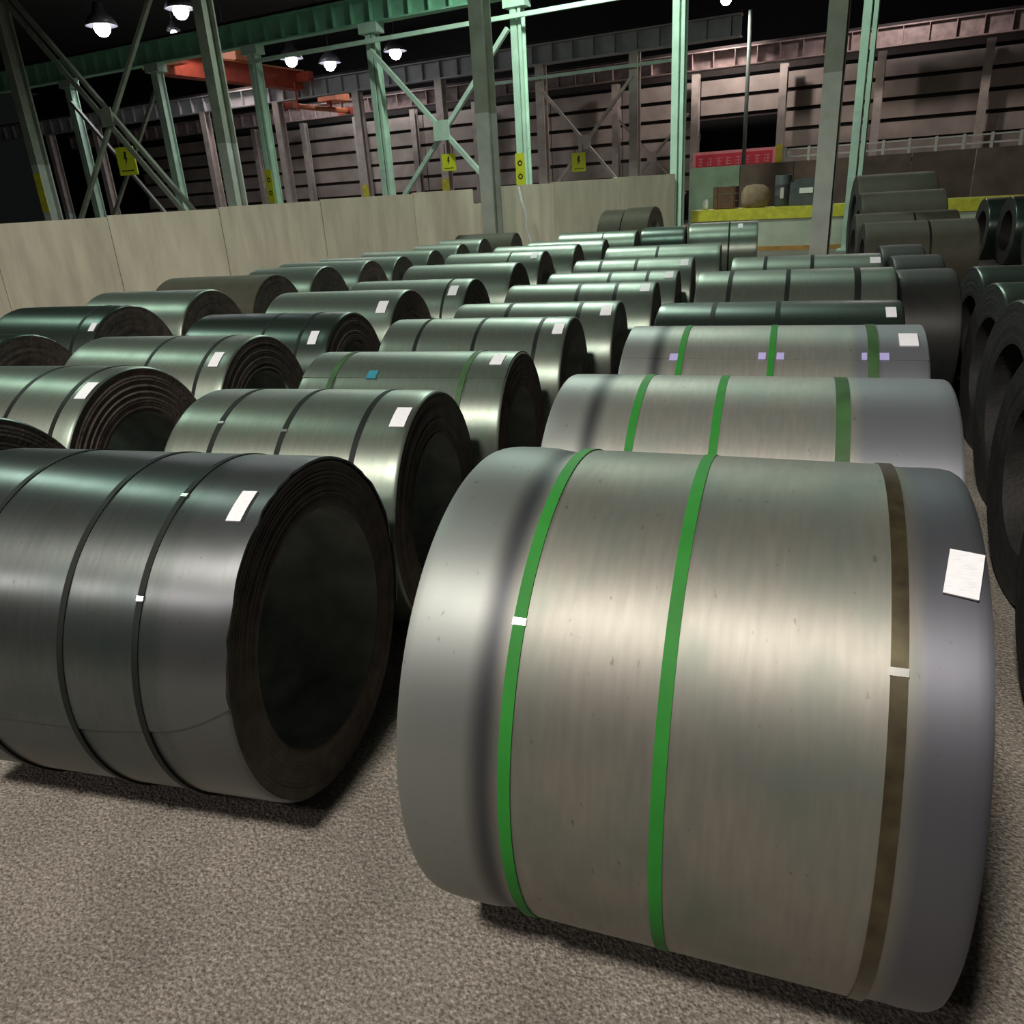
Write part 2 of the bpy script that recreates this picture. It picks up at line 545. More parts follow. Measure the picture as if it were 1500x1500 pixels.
def make_coil(x, y, w, R, th, label, group=None, steel_m='steel_c', face_m='face', bore=0.64, straps=(), strap_m='strap_black',
              strap_w=0.026, lab=None, seg=72, prof=None, seam=None, tails=None, tapes=(), glint_seals=(), rings=14, bore_m='bore', lab_size=(0.05, 0.07), lab_tilt=0.0, near=False):
    root = empty('steel_coil', (x, y, 0), th)
    tag(root, label, 'steel coil', group)
    rnd = random.Random(int(x * 1000 + y * 7777))
    cz = R + 0.004
    h = w / 2
    off = Vector((0, 0, cz))
    if prof is None:
        e = 0.012
        prof = [(-h, R - 0.010), (-h + 0.004, R - 0.004), (-h + e, R - 0.001), (-h + 0.05, R), (-h * 0.5, R + 0.0008), (0, R + 0.001), (h * 0.5, R + 0.0008), (h - 0.05, R), (h - e, R - 0.001), (h - 0.004, R - 0.004), (h, R - 0.010)]
    lathe_x(prof, seg).build('outer_wrap', M[steel_m], root, off)
    Rb = R * bore
    for sd in (-1, 1):
        # wound edge: stepped rings of strip edges
        r_out = prof[0][1] if sd < 0 else prof[-1][1]
        pr = [(sd * h, r_out)]
        n = rings
        for k in range(1, n):
            r = r_out - (r_out - Rb) * k / n
            d = rnd.uniform(-0.0035, 0.0005)
            pr.append((sd * (h + d), r + 0.003))
            pr.append((sd * (h + d - 0.0010), r))
        pr.append((sd * (h - 0.006), Rb))
        mb = lathe_x(pr, seg)
        mb.sm = [False] * len(mb.sm) if near else mb.sm
        mb.build('coil_edge', M[face_m], root, off)
    lathe_x([(-h + 0.006, Rb), (-h * 0.3, Rb - 0.002), (h * 0.3, Rb - 0.002), (h - 0.006, Rb)], seg).build('bore_lining', M[bore_m], root, off)
    for i, st in enumerate(straps):
        if isinstance(st, tuple):
            s, sm, sw = st
        else:
            s, sm, sw = st, strap_m, strap_w
        rr = R + 0.0012 + ((0.0056 if tails else 0.0034) if (tails or seam) else 0)
        so = lathe_x([(s - sw / 2, rr + 0.0012), (s + sw / 2, rr + 0.0012)], seg)
        for e in (-1, 1):
            sb = lathe_x([(s + e * sw / 2, R - 0.001), (s + e * sw / 2, rr + 0.0012)], seg)
            k0 = len(so.v)
            so.v += sb.v
            so.f += [tuple(q + k0 for q in ff) for ff in sb.f]
            so.sm += sb.sm
        so = so.build('strap', M[sm], root, off)
        for (ss, aa) in glint_seals:
            if abs(ss - s) < 0.02:
                mb = MB()
                coil_axis_patch(mb, R, lambda u, v: s - sw * 0.54 + u * sw * 1.08, lambda u, v: aa - 0.7 + 1.4 * v, R, rr + 0.0026, 2, 3)
                mb.build('strap_glint_seal', M['seal'], so)
    if lab is not None:
        s0, a0 = lab
        lw, lh = lab_size
        ct, stt = math.cos(lab_tilt), math.sin(lab_tilt)

        def sfn(u, v):
            return s0 + (u - 0.5) * lw * ct - (v - 0.5) * lh * stt

        def afn(u, v):
            return a0 + math.degrees(((v - 0.5) * lh * ct + (u - 0.5) * lw * stt) / R)
        mb = MB()
        coil_axis_patch(mb, R, sfn, afn, R, R + 0.0035 + ((0.0056 if tails else 0.0034) if (tails or seam) else 0), 3, 6)
        lo = mb.build('label', M['label'], root, off)
        lo['label'] = 'white paper label'
        uvl = lo.data.uv_layers.new(name='uv')
        for p in lo.data.polygons:
            for li in p.loop_indices:
                co = lo.data.vertices[lo.data.loops[li].vertex_index].co
                uvl.data[li].uv = ((co.x - s0) / lw + 0.5, (math.degrees(math.atan2(co.z, co.y)) - a0) / 9 + 0.5)
    if seam is not None:
        # loose tail of the strip: a second skin ending in a visible edge across the coil
        coil_axis_patch(tmb := MB(), R, lambda u, v: -h + 0.006 + u * (w - 0.012), lambda u, v: 30 + (seam - 30) * v, R - 0.001, R + 0.0032, 2, 24)
        tmb.build('strip_tail', M[steel_m], root, off)
    if tails is not None:
        tails(root, R, h, off, steel_m)
    for (s, a, sw, aw, tm) in tapes:
        mb = MB()
        coil_axis_patch(mb, R, lambda u, v: s - sw / 2 + u * sw, lambda u, v: a - aw / 2 + aw * v, R, R + 0.0062, 2, 3)
        mb.build('tape', M[tm], root, off)
    return root


# front coil: shaped edge zones
h1 = 0.503
R1 = 0.55
prof1 = [(-h1, R1 - 0.026), (-h1 + 0.003, R1 - 0.018), (-h1 + 0.011, R1 - 0.010), (-h1 + 0.026, R1 - 0.0045), (-h1 + 0.05, R1 - 0.0015), (-0.40, R1), (-0.365, R1 - 0.001), (-0.335, R1 - 0.0055), (-0.312, R1 - 0.0085), (-0.29, R1 - 0.0045), (-0.265, R1 - 0.0005), (-0.2, R1), (0.0, R1 + 0.0005), (0.2, R1), (0.345, R1), (0.352, R1), (0.38, R1 - 0.0005), (0.386, R1 - 0.004), (0.41, R1 - 0.0045), (0.44, R1 - 0.003), (0.475, R1 - 0.004), (0.489, R1 - 0.007), (0.499, R1 - 0.013), (h1, R1 - 0.021)]


def tail_2a(root, R, h, off, sm):
    """outer skin of the left coil: ragged right edge and a rounded lower corner"""
    rr = random.Random(5)
    kn = [rr.uniform(-1, 1) for _ in range(40)]

    def rag(a):
        t = (a + 20) / 205 * 38 * 0.95 + 0.8 * math.sin(a * 0.11)
        i = max(0, min(38, int(t)))
        f = t - i
        return (kn[i] * (1 - f) + kn[i + 1] * f)

    def aend(s):
        if s > 0.33:
            return 183 - 10.5 * ((s - 0.33) / (h - 0.33)) ** 1.5
        return 183 + 3 * min(1, (0.33 - s) / 0.2)

    def sfn(u, v):
        a = -20 + v * 205
        return -h + 0.01 + u * (2 * h - 0.01 + 0.003 + 0.0045 * rag(a))

    def afn(u, v):
        s = -h + 0.01 + u * (2 * h - 0.01)
        return -20 + (aend(s) + 20) * v
    mb = MB()
    coil_axis_patch(mb, R, sfn, afn, R - 0.002, R + 0.0052, 24, 110)
    mb.build('strip_tail', M[sm], root, off)


GR = {0: 'coils in the dark row at the right edge', 1: 'coils in the green-strapped row', 2: 'coils in the middle row', 3: 'coils in the third row from the right', 4: 'coils in the row nearest the concrete wall', 5: 'brown coils at the back right'}
ORD = ['front', 'second', 'third', 'fourth', 'fifth', 'sixth', 'seventh', 'eighth', 'ninth', 'tenth', 'eleventh']

make_coil(0.152, -0.010, 1.006, 0.550, -0.063, 'large nearest steel coil with two bright green straps and one rusty strap', GR[1], 'steel_a', straps=[-0.271, 0.008, (0.365, 'strap_rust', 0.026)], strap_m='strap_green', strap_w=0.024,
          lab=(0.461, 118.5), lab_size=(0.052, 0.092), lab_tilt=0.17, seg=160, prof=prof1, glint_seals=[(-0.271, 137.3), (0.365, 137.7)], rings=18, near=True)
make_coil(0.238, 1.078, 1.224, 0.518, -0.050, 'grey steel coil with green straps directly behind the nearest coil', GR[1], 'steel_b', straps=[-0.324, -0.068, (0.296, 'strap_olive', 0.04)], strap_m='strap_green', strap_w=0.026, seg=128)
make_coil(0.334, 2.122, 1.237, 0.516, -0.050, 'grey steel coil with green straps, violet tapes and a seam across it', GR[1], 'steel_b', straps=[-0.356, 0.019, (0.412, 'strap_olive', 0.04)], strap_m='strap_green', strap_w=0.026, lab=(0.545, 108.4), lab_size=(0.07, 0.10), seg=112, seam=123.4,
          tapes=[(-0.385, 122.5, 0.035, 4.5, 'tape_violet'), (-0.018, 121.5, 0.03, 4.5, 'tape_violet'), (0.055, 121.5, 0.03, 4.5, 'tape_violet'), (0.378, 121.3, 0.02, 4.5, 'tape_violet'), (0.452, 121.3, 0.035, 4.5, 'tape_violet')])
make_coil(0.387, 3.154, 1.285, 0.500, -0.050, 'very dark steel coil, fourth in the green-strapped row', GR[1], 'steel_dark', straps=[-0.329, 0.015], lab=(0.577, 111), lab_size=(0.05, 0.10), seg=96)
make_coil(0.536, 4.468, 1.289, 0.520, -0.050, 'grey steel coil with black straps, fifth in the green-strapped row', GR[1], 'steel_c', straps=[-0.416, -0.034, (0.406, 'strap_black', 0.04)], strap_w=0.03, seg=80)
make_coil(0.699, 6.007, 1.212, 0.500, -0.050, 'greenish steel coil, farthest of the green-strapped row', GR[1], 'steel_c', straps=[-0.324, 0.058], strap_w=0.03, lab=(0.55, 112), lab_size=(0.08, 0.10), seg=72)

make_coil(-1.466, 0.166, 1.100, 0.499, 0.021, 'dark glossy steel coil with ragged edge and open bore at the front left', GR[2], 'steel_d', bore=0.715, straps=[(-0.242, 'strap_black', 0.018), (0.079, 'strap_black', 0.018), (0.301, 'strap_black', 0.018)],
          lab=(0.485, 113.4), lab_size=(0.042, 0.105), lab_tilt=-0.02, seg=160, tails=tail_2a, glint_seals=[(0.301, 110.3), (0.301, 144.4)], rings=22, near=True)
row2 = [
    (-1.432, 1.166, 0.994, 0.484, [-0.289, 0.001, 0.310], (0.45, 113.9), 'steel_c', 'face', 'steel coil with three black straps just behind the ragged front left coil'),
    (-1.377, 2.120, 1.079, 0.468, [(-0.364, 'strap_olive', 0.03), (0.325, 'strap_olive', 0.03)], (0.463, 103), 'steel_c', 'face_brown', 'steel coil with a blue tape and a seam, third in the middle row'),
    (-1.331, 3.069, 1.140, 0.481, [-0.336, 0.029, 0.402], (0.519, 112.2), 'steel_c', 'face', None),
    (-1.209, 4.017, 1.169, 0.462, [-0.189, 0.326], (0.517, 112.3), 'steel_c', 'face', None),
    (-1.072, 4.955, 1.202, 0.473, [-0.005, 0.298], (0.528, 108.6), 'steel_c', 'face', None),
    (-0.965, 5.904, 1.178, 0.469, [-0.017, 0.326], (0.517, 108), 'steel_c', 'face', None),
    (-0.905, 6.866, 1.198, 0.484, [-0.321, 0.040], (0.519, 112), 'steel_c', 'face', None),
    (-0.739, 8.175, 1.309, 0.500, [-0.052], None, 'steel_c', 'face', None),
    (-1.17, 12.6, 0.72, 0.495, [], None, 'steel_dark', 'face', 'small dark steel coil left of the shiny coil standing alone'),
    (-0.212, 12.971, 1.115, 0.500, [0.1], (0.274, 118), 'steel_c', 'face', 'shiny greenish steel coil standing alone behind the middle row'),
]
for i, (x, y, w, R, st, lb, sm, fm, tx) in enumerate(row2):
    kw = {}
    if i == 1:
        kw = dict(seam=121.8, tapes=[(-0.152, 119.5, 0.05, 7, 'tape_blue')])
    if i == 0:
        kw = dict(glint_seals=[(-0.289, 119.6), (0.001, 123.9)])
    make_coil(x, y, w, R - 0.006, 0.02 if i == 0 else 0.005, tx or ('white-labelled steel coil, %s from the front in the middle row' % ORD[i + 1] if lb else 'unlabelled steel coil, %s from the front in the middle row' % ORD[i + 1]), GR[2], sm, fm,
              0.62 if i < 2 else 0.6, st, strap_w=0.022 if i < 3 else 0.03, lab=lb, lab_size=(0.06, 0.11) if i < 3 else (0.075, 0.13), lab_tilt=0.0, seg=112 if i < 2 else 72, rings=18 if i < 2 else 10, near=i < 3, **kw)

row3 = [
    (-2.843, 0.291, 1.100, 0.532, [], None, 'steel_dark', 'face', 'dark steel coil cut off by the left edge, front of the third row'),
    (-3.038, 1.339, 1.100, 0.508, [0.169, 0.444], (0.513, 115.5), 'steel_c', 'face_brown', 'steel coil with a brown wound face and two thin straps at the left edge'),
    (-3.017, 2.348, 1.108, 0.492, [0.020, 0.385], (0.46, 122.8), 'steel_c', 'face', None),
    (-2.939, 3.334, 1.131, 0.484, [0.056, 0.344], (0.448, 130), 'steel_dark', 'face', None),
    (-2.912, 4.328, 1.120, 0.498, [], (0.454, 125), 'steel_c', 'face_brown', None),
    (-2.700, 5.319, 1.146, 0.483, [0.381], (0.452, 121), 'steel_c', 'face', None),
    (-2.614, 6.449, 1.170, 0.500, [], None, 'steel_c', 'face', None),
    (-2.686, 7.889, 1.187, 0.501, [0.2], (0.505, 112), 'steel_c', 'face_brown', None),
    (-2.449, 8.900, 1.100, 0.500, [], None, 'steel_c', 'face_brown', None),
    (-2.260, 9.903, 1.100, 0.492, [], None, 'steel_c', 'face', None),
    (-2.100, 11.548, 1.231, 0.500, [0.1], None, 'steel_c', 'face', 'pale-topped steel coil, farthest of the third row'),
]
for i, (x, y, w, R, st, lb, sm, fm, tx) in enumerate(row3):
    make_coil(x, y, w, R, 0.02 if i == 0 else 0.005, tx or ('white-labelled steel coil, %s from the front in the third row from the right' % ORD[i] if lb else 'unlabelled steel coil, %s from the front in the third row from the right' % ORD[i]), GR[3], sm, fm,
              0.58, st, strap_w=0.022, lab=lb, lab_size=(0.06, 0.11) if i < 4 else (0.08, 0.13), seg=96 if i < 4 else 64, rings=14 if i < 4 else 9, near=i < 4)
row4 = [
    (-4.782, 2.389, 1.100, 0.500, None, 'steel_dark', 'face', 'dark steel coil at the left edge, front of the row nearest the concrete wall'),
    (-4.834, 3.482, 1.007, 0.517, (0.46, 128), 'steel_dark', 'face', None),
    (-4.897, 4.522, 1.109, 0.512, None, 'steel_c', 'face', None),
    (-4.918, 5.563, 1.203, 0.521, None, 'steel_dull', 'face', None),
    (-4.733, 6.599, 0.871, 0.511, None, 'steel_c', 'face', None),
    (-4.829, 7.609, 1.192, 0.497, None, 'steel_c', 'face_brown', None),
    (-4.836, 8.591, 1.199, 0.480, None, 'steel_c', 'face', None),
    (-4.695, 9.556, 1.104, 0.480, None, 'steel_c', 'face', None),
    (-4.433, 10.532, 0.747, 0.486, None, 'steel_c', 'face', None),
    (-4.388, 11.522, 0.744, 0.493, None, 'steel_c', 'face', None),
    (-4.391, 13.226 - 0.35, 1.100, 0.495, None, 'steel_dull', 'face', 'dull brown coil at the foot of the thick grey column'),
]
for i, (x, y, w, R, lb, sm, fm, tx) in enumerate(row4):
    make_coil(x, y, w, R, 0.02 if i == 0 else 0.005, tx or 'steel coil, %s from the front in the row nearest the concrete wall' % ORD[i], GR[4], sm, fm, 0.58, [0.33] if i == 1 else [], lab=lb, lab_size=(0.05, 0.08), seg=80 if i < 3 else 56, rings=10)
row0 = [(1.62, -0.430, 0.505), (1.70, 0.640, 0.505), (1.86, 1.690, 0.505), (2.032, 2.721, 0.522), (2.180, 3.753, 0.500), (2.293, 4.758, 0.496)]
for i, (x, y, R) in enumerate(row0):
    make_coil(x, y, 1.1, R, 0.0, 'shadowed steel coil, %s from the front in the dark row at the right edge' % ORD[i], GR[0], 'steel_dark', 'face_shaded', 0.6, [], seg=80, rings=12, bore_m='face_shaded')
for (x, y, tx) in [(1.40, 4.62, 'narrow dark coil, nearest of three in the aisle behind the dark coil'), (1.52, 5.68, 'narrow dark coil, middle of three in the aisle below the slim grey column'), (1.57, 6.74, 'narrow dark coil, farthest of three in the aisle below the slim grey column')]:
    make_coil(x, y, 0.36, 0.5, 0.0, tx, GR[5], 'steel_black', 'face_shaded', 0.6, [], seg=56, rings=9, bore_m='face_shaded')
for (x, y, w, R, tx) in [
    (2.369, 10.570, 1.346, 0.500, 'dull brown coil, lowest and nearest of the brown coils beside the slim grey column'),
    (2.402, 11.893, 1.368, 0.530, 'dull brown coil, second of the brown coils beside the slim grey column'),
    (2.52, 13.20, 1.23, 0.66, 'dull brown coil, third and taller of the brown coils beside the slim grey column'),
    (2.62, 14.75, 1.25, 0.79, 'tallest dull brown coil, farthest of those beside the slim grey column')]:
    make_coil(x, y, w, R, 0.0, tx, GR[5], 'steel_dull', 'face_shaded', 0.6, [0.1] if R < 0.6 else [], seg=64, rings=9, bore_m='face_shaded')
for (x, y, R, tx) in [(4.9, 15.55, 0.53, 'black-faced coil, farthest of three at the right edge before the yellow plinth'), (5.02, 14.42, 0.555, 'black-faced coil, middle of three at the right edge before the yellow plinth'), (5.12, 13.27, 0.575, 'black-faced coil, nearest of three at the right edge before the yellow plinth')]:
    make_coil(x, y, 1.2, R, 0.0, tx, GR[5], 'steel_dark', 'face_shaded', 0.6, [], seg=64, rings=9, bore_m='face_shaded')
for (s, w, R, tx) in [(-6.23, 0.5, 0.595, 'small brown coil against the concrete wall, left of two'), (-5.66, 0.58, 0.61, 'brown coil against the concrete wall beside the pale green column')]:
    p = G(s, 17)
    make_coil(p.x, p.y, w, R, TG, tx, GR[5], 'steel_dull', 'face_brown', 0.6, [], seg=56, rings=9)


# ---------------------------------------------------------------- steelwork
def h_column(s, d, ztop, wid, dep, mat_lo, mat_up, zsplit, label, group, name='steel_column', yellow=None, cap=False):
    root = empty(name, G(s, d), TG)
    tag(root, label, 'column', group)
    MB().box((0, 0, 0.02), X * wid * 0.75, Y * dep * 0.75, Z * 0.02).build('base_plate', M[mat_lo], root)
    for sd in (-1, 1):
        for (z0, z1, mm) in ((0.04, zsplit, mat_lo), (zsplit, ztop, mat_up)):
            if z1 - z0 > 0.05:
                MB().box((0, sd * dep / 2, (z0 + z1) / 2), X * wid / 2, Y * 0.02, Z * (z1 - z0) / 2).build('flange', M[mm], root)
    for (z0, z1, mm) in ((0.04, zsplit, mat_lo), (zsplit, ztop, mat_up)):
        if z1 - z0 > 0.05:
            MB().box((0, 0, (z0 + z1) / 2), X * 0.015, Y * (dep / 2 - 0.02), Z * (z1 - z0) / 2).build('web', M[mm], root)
    if yellow:
        MB().box((0, -dep / 2 - 0.025, (yellow[0] + yellow[1]) / 2), X * wid * 0.5, Y * 0.005, Z * (yellow[1] - yellow[0]) / 2).build('yellow_plate', M['yellow'], root)
    return root


def twin_column(s, d, ztop, label, group, yellow=None, pale=None, wid=0.29, mat='green', bracket=True):
    """two channels laced together by batten plates"""
    root = empty('laced_column', G(s, d), TG)
    tag(root, label, 'column', group)
    MB().box((0, 0, 0.02), X * wid * 0.8, Y * 0.25, Z * 0.02).build('base_plate', M[mat], root)
    for sd, cw in ((-1, 0.16), (1, 0.08)):
        cx = sd * (wid / 2 - cw / 2)
        segs = [(0.04, ztop, mat)]
        if pale:
            segs = [(0.04, pale, 'mint'), (pale, ztop, mat)]
        for z0, z1, mm in segs:
            mb = MB()
            mb.box((cx, -0.12, (z0 + z1) / 2), X * cw / 2, Y * 0.012, Z * (z1 - z0) / 2)
            mb.box((cx - sd * cw / 2 * 0.9, 0, (z0 + z1) / 2), X * 0.012, Y * 0.12, Z * (z1 - z0) / 2)
            mb.box((cx, 0.12, (z0 + z1) / 2), X * cw / 2, Y * 0.012, Z * (z1 - z0) / 2)
            mb.build('channel', M[mm], root)
    z = 0.6
    while z < ztop - 0.3:
        MB().box((0, 0.1, z), X * wid * 0.42, Y * 0.008, Z * 0.09).build('batten_plate', M[mat], root)
        z += 1.1
    if bracket:
        MB().box((0, -0.02, ztop + 0.12), X * 0.30, Y * 0.18, Z * 0.12).build('bracket', M[mat], root)
    if yellow:
        yp = MB().box((-0.05, -0.15, (yellow[0] + yellow[1]) / 2), X * 0.13, Y * 0.012, Z * (yellow[1] - yellow[0]) / 2).build('yellow_plate', M['yellow_sign'], root)
        for k in range(2):
            zc = yellow[0] + (yellow[1] - yellow[0]) * (0.3 + 0.4 * k)
            mb = MB()
            mb.lathe([(0, 0.035), (0, 0.07)], (-0.05, -0.163, zc), (0, -1, 0), 16, False)
            mb.build('ring_mark', M['black'], yp)
    return root


# first line: grey columns
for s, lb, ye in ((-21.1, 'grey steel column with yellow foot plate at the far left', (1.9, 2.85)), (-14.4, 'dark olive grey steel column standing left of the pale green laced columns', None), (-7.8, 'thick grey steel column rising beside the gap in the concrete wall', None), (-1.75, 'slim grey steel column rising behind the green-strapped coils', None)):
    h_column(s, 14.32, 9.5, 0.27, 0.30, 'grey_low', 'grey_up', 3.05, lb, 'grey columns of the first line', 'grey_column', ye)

# second line: pale green laced columns with the crane girder
for s, lb, ye, pa in ((-27.1, 'dim laced column, leftmost behind the concrete wall', None, None), (-22.8, 'laced green column right of the big yellow sign', None, None), (-18.65, 'pale green laced column with yellow plate under the red crane', (1.8, 2.75), None), (-14.35, 'pale green laced column at the left end of the cross brace', None, 2.5),
                      (-9.95, 'pale green laced column with yellow foot, right of the thick grey column', (1.8, 2.6), None), (-5.85, 'pale green laced column standing at the end of the concrete wall', None, None), (-1.85, 'pale green laced column with whitish foot right of the slim grey column', None, 2.85)):
    twin_column(s, 20.2, 5.85, lb, 'laced columns of the second line', ye, pa)


def girder(s0, s1, d, z0, z1, mat, label, step, name='crane_girder', th=0.16):
    root = empty(name, G(s0, d), TG)
    tag(root, label, 'girder', 'crane girders')
    L = s1 - s0
    zc, hh = (z0 + z1) / 2, (z1 - z0) / 2
    MB().box((L / 2, 0, zc), X * L / 2, Y * 0.012, Z * hh).build('web', M[mat], root)
    MB().box((L / 2, 0, z1 + 0.02), X * L / 2, Y * th, Z * 0.02).build('top_flange', M[mat], root)
    MB().box((L / 2, 0, z0 - 0.02), X * L / 2, Y * th, Z * 0.02).build('bottom_flange', M[mat], root)
    MB().box((L / 2, 0, z1 + 0.09), X * L / 2, Y * 0.04, Z * 0.05).build('crane_rail', M['girt'], root)
    n = int(L / step)
    base = MB().box((0, -th * 0.5, zc), X * 0.012, Y * th * 0.45, Z * hh)
    first = None
    for k in range(n + 1):
        if first is None:
            first = base.build('stiffener', M[mat], root)
            o = first
        else:
            o = first.copy()
            COL.objects.link(o)
            o.parent = root
        o.location = (k * step, 0, 0)
    return root


girder(-31, 8, 20.2, 6.12, 6.66, 'green_girder', 'green crane girder with stiffeners resting on the pale green columns', 0.62)
girder(-44, -6.2, 28.0, 5.70, 6.25, 'lilac_beam', 'pale grey crane girder beyond the pale green columns', 0.75)
girder(-46, 10, 33.6, 5.56, 6.10, 'pink_beam', 'pinkish brown crane girder in front of the far siding wall', 0.8)

# ties along the column lines
for (s0, s1, d, z, lb) in ((-18.6, 3.0, 19.93, 5.64, 'thin green tie bar below the green crane girder'), (-15.0, -8.3, 27.7, 5.25, 'thin grey tie bar below the pale crane girder')):
    tag(MB().bar(G(s0, d, z), G(s1, d, z), 0.08, 0.10).build('tie_bar', M['green']), lb, 'tie bar')


def xbrace(sa, sb, d, z0, z1, w, mat, label, double=False):
    d -= 0.26
    root = empty('cross_brace', G((sa + sb) / 2, d), 0)
    tag(root, label, 'brace')
    o = G((sa + sb) / 2, d)
    for (p, q, dd) in ((sa, sb, 0.0), (sb, sa, 0.10)):
        offs = (-0.17, 0.17) if double and p == sa else (0,)
        for of in offs:
            a = G(p + of, d + dd, z1) - o
            b = G(q + of, d + dd, z0) - o
            MB().bar(a, b, w, w, GN).build('brace_bar', M[mat], root)
    MB().box(Z * (z0 + z1) / 2 - GN * 0.06, GX * w * 2.2, GN * 0.015, Z * w * 2.2).build('gusset_plate', M[mat], root)
    return root


xbrace(-21.0, -14.5, 14.32, 0.4, 7.3, 0.09, 'grey_up', 'grey double cross brace between the two left grey columns', True)
xbrace(-14.2, -10.1, 20.1, 1.2, 5.4, 0.11, 'mint', 'pale green cross brace between two laced columns left of the thick grey column')
xbrace(-13.0, -9.6, 28.0, 1.25, 5.0, 0.10, 'pale_col', 'small grey cross brace seen behind the pale green columns')
xbrace(-27.0, -22.9, 20.3, 1.0, 5.4, 0.10, 'grey_up', 'dim cross brace behind the big yellow sign')
xbrace(-12.6, -9.7, 35.0, 1.2, 4.2, 0.09, 'pale_col', 'far small cross brace in front of the siding wall')

# third line columns
for s, lb in ((-39.9, 'pale column in the dark far left, first behind the grey column'), (-36.4, 'pale column in the dark far left, second behind the grey column'), (-29.2, 'dim column under the red crane beam'), (-25.0, 'dim column beside the yellow-plated laced column'), (-20.9, 'whitish column with yellow foot below the orange crane tube'), (-17.1, 'grey column behind the pale green cross brace'), (-13.0, 'grey column behind the yellow-footed laced column'), (-9.6, 'grey column above the far end of the concrete wall')):
    h_column(s, 28.0, 5.66, 0.30, 0.30, 'pale_col' if s > -37 else 'mint', 'pale_col', 2.0, lb, 'columns of the third line', 'far_column', (1.75, 2.3) if s in (-20.9, -17.1) else None)
# far wall columns
for k, s in enumerate(COLS[2:-2]):
    h_column(s, 35.2, 5.6, 0.28, 0.26, 'pale_col', 'pale_col', 2.9, 'column against the far siding wall, %s from the right' % ['first', 'second', 'third', 'fourth', 'fifth', 'sixth', 'seventh', 'eighth', 'ninth', 'tenth', 'eleventh', 'twelfth', 'thirteenth', 'fourteenth'][k], 'columns of the far wall', 'wall_column', (1.9, 2.8) if k == 3 else None)
tag(MB().lathe([(0, 0.0), (0, 0.075), (7.2, 0.075), (7.2, 0)], G(-7.05, 33.2), Z, 12).build('green_pole', M['pole']), 'dark green pole standing in front of the red banner', 'pole')

# red crane bridge between the second and third line
cr = empty('overhead_crane', G(-23.45, 21.0), TG)
tag(cr, 'red overhead crane bridge with orange trolley under the green girder', 'crane')
MB().box((0, 3.3, 6.22), X * 0.28, Y * 3.3, Z * 0.30).build('bridge_beam', M['red'], cr)
MB().box((0, 3.3, 6.56), X * 0.42, Y * 3.3, Z * 0.03).build('walkway', M['orange'], cr)
for yy in (0.15, 6.4):
    MB().box((0.0, yy, 6.32), X * 0.9, Y * 0.14, Z * 0.16).build('end_carriage', M['red'], cr)
tr = MB().box((0.1, 3.4, 6.75), X * 0.45, Y * 0.5, Z * 0.16).build('trolley', M['orange'], cr)
MB().lathe([(-0.4, 0), (-0.4, 0.16), (0.4, 0.16), (0.4, 0)], (0.1, 3.4, 7.05), X, 16).build('winch_drum', M['orange'], tr)
MB().box((0.45, 5.9, 5.6), X * 0.03, Y * 0.03, Z * 0.5).build('hanger', M['red'], cr)
c2 = empty('orange_crane', G(-25.2, 28.6), TG)
tag(c2, 'orange crane tube with trolley under the pale girder', 'crane')
MB().lathe([(0, 0), (0, 0.11), (4.4, 0.11), (4.4, 0)], (0, 0, 5.62), Y, 14).build('bridge_tube', M['orange'], c2)
MB().box((0.3, 3.0, 6.05), X * 0.5, Y * 0.5, Z * 0.14).build('trolley', M['orange'], c2)
MB().box((0.1, 2.9, 5.82), X * 0.08, Y * 0.08, Z * 0.12).build('hoist_neck', M['red'], c2)
for yy in (0.1, 4.3):
    MB().box((0, yy, 5.62), X * 0.5, Y * 0.1, Z * 0.14).build('end_carriage', M['red'], c2)


# signs
def warning_sign(s, d, z, w, h, label):
    root = empty('warning_sign', G(s, d), TG)
    tag(root, label, 'sign', 'yellow warning signs')
    MB().box((0, 0, z), X * w / 2, Y * 0.015, Z * h / 2).build('sign_plate', M['yellow_sign'], root)
    mb = MB()
    pts = [(-0.02, 0.16), (0.06, 0.16), (0.02, 0.03), (0.07, 0.03), (-0.04, -0.14), (-0.01, 0.0), (-0.06, 0.0)]
    k = h / 0.6
    b = len(mb.v)
    mb.v += [(x * k, -0.017, z + (zz + 0.04) * k) for x, zz in pts]
    mb.f.append(tuple(range(b, b + len(pts))))
    mb.sm.append(False)
    mb.build('bolt_symbol', M['black'], root)
    MB().box((0, -0.017, z - h * 0.34), X * w * 0.36, Y * 0.002, Z * h * 0.02).build('text_line', M['black'], root)
    for sx in (-1, 1):
        MB().box((sx * w * 0.3, 0.02, z + h / 2 + 0.12), X * 0.008, Y * 0.008, Z * 0.13).build('hanger', M['girt'], root)


warning_sign(-17.58, 14.15, 2.9, 0.62, 0.62, 'large yellow warning sign hanging in the left grey cross brace')
warning_sign(-12.1, 19.95, 2.52, 0.42, 0.42, 'yellow warning sign hanging at the pale green cross brace')
warning_sign(-11.45, 27.5, 2.5, 0.5, 0.6, 'dim yellow warning sign hanging at the far grey cross brace')

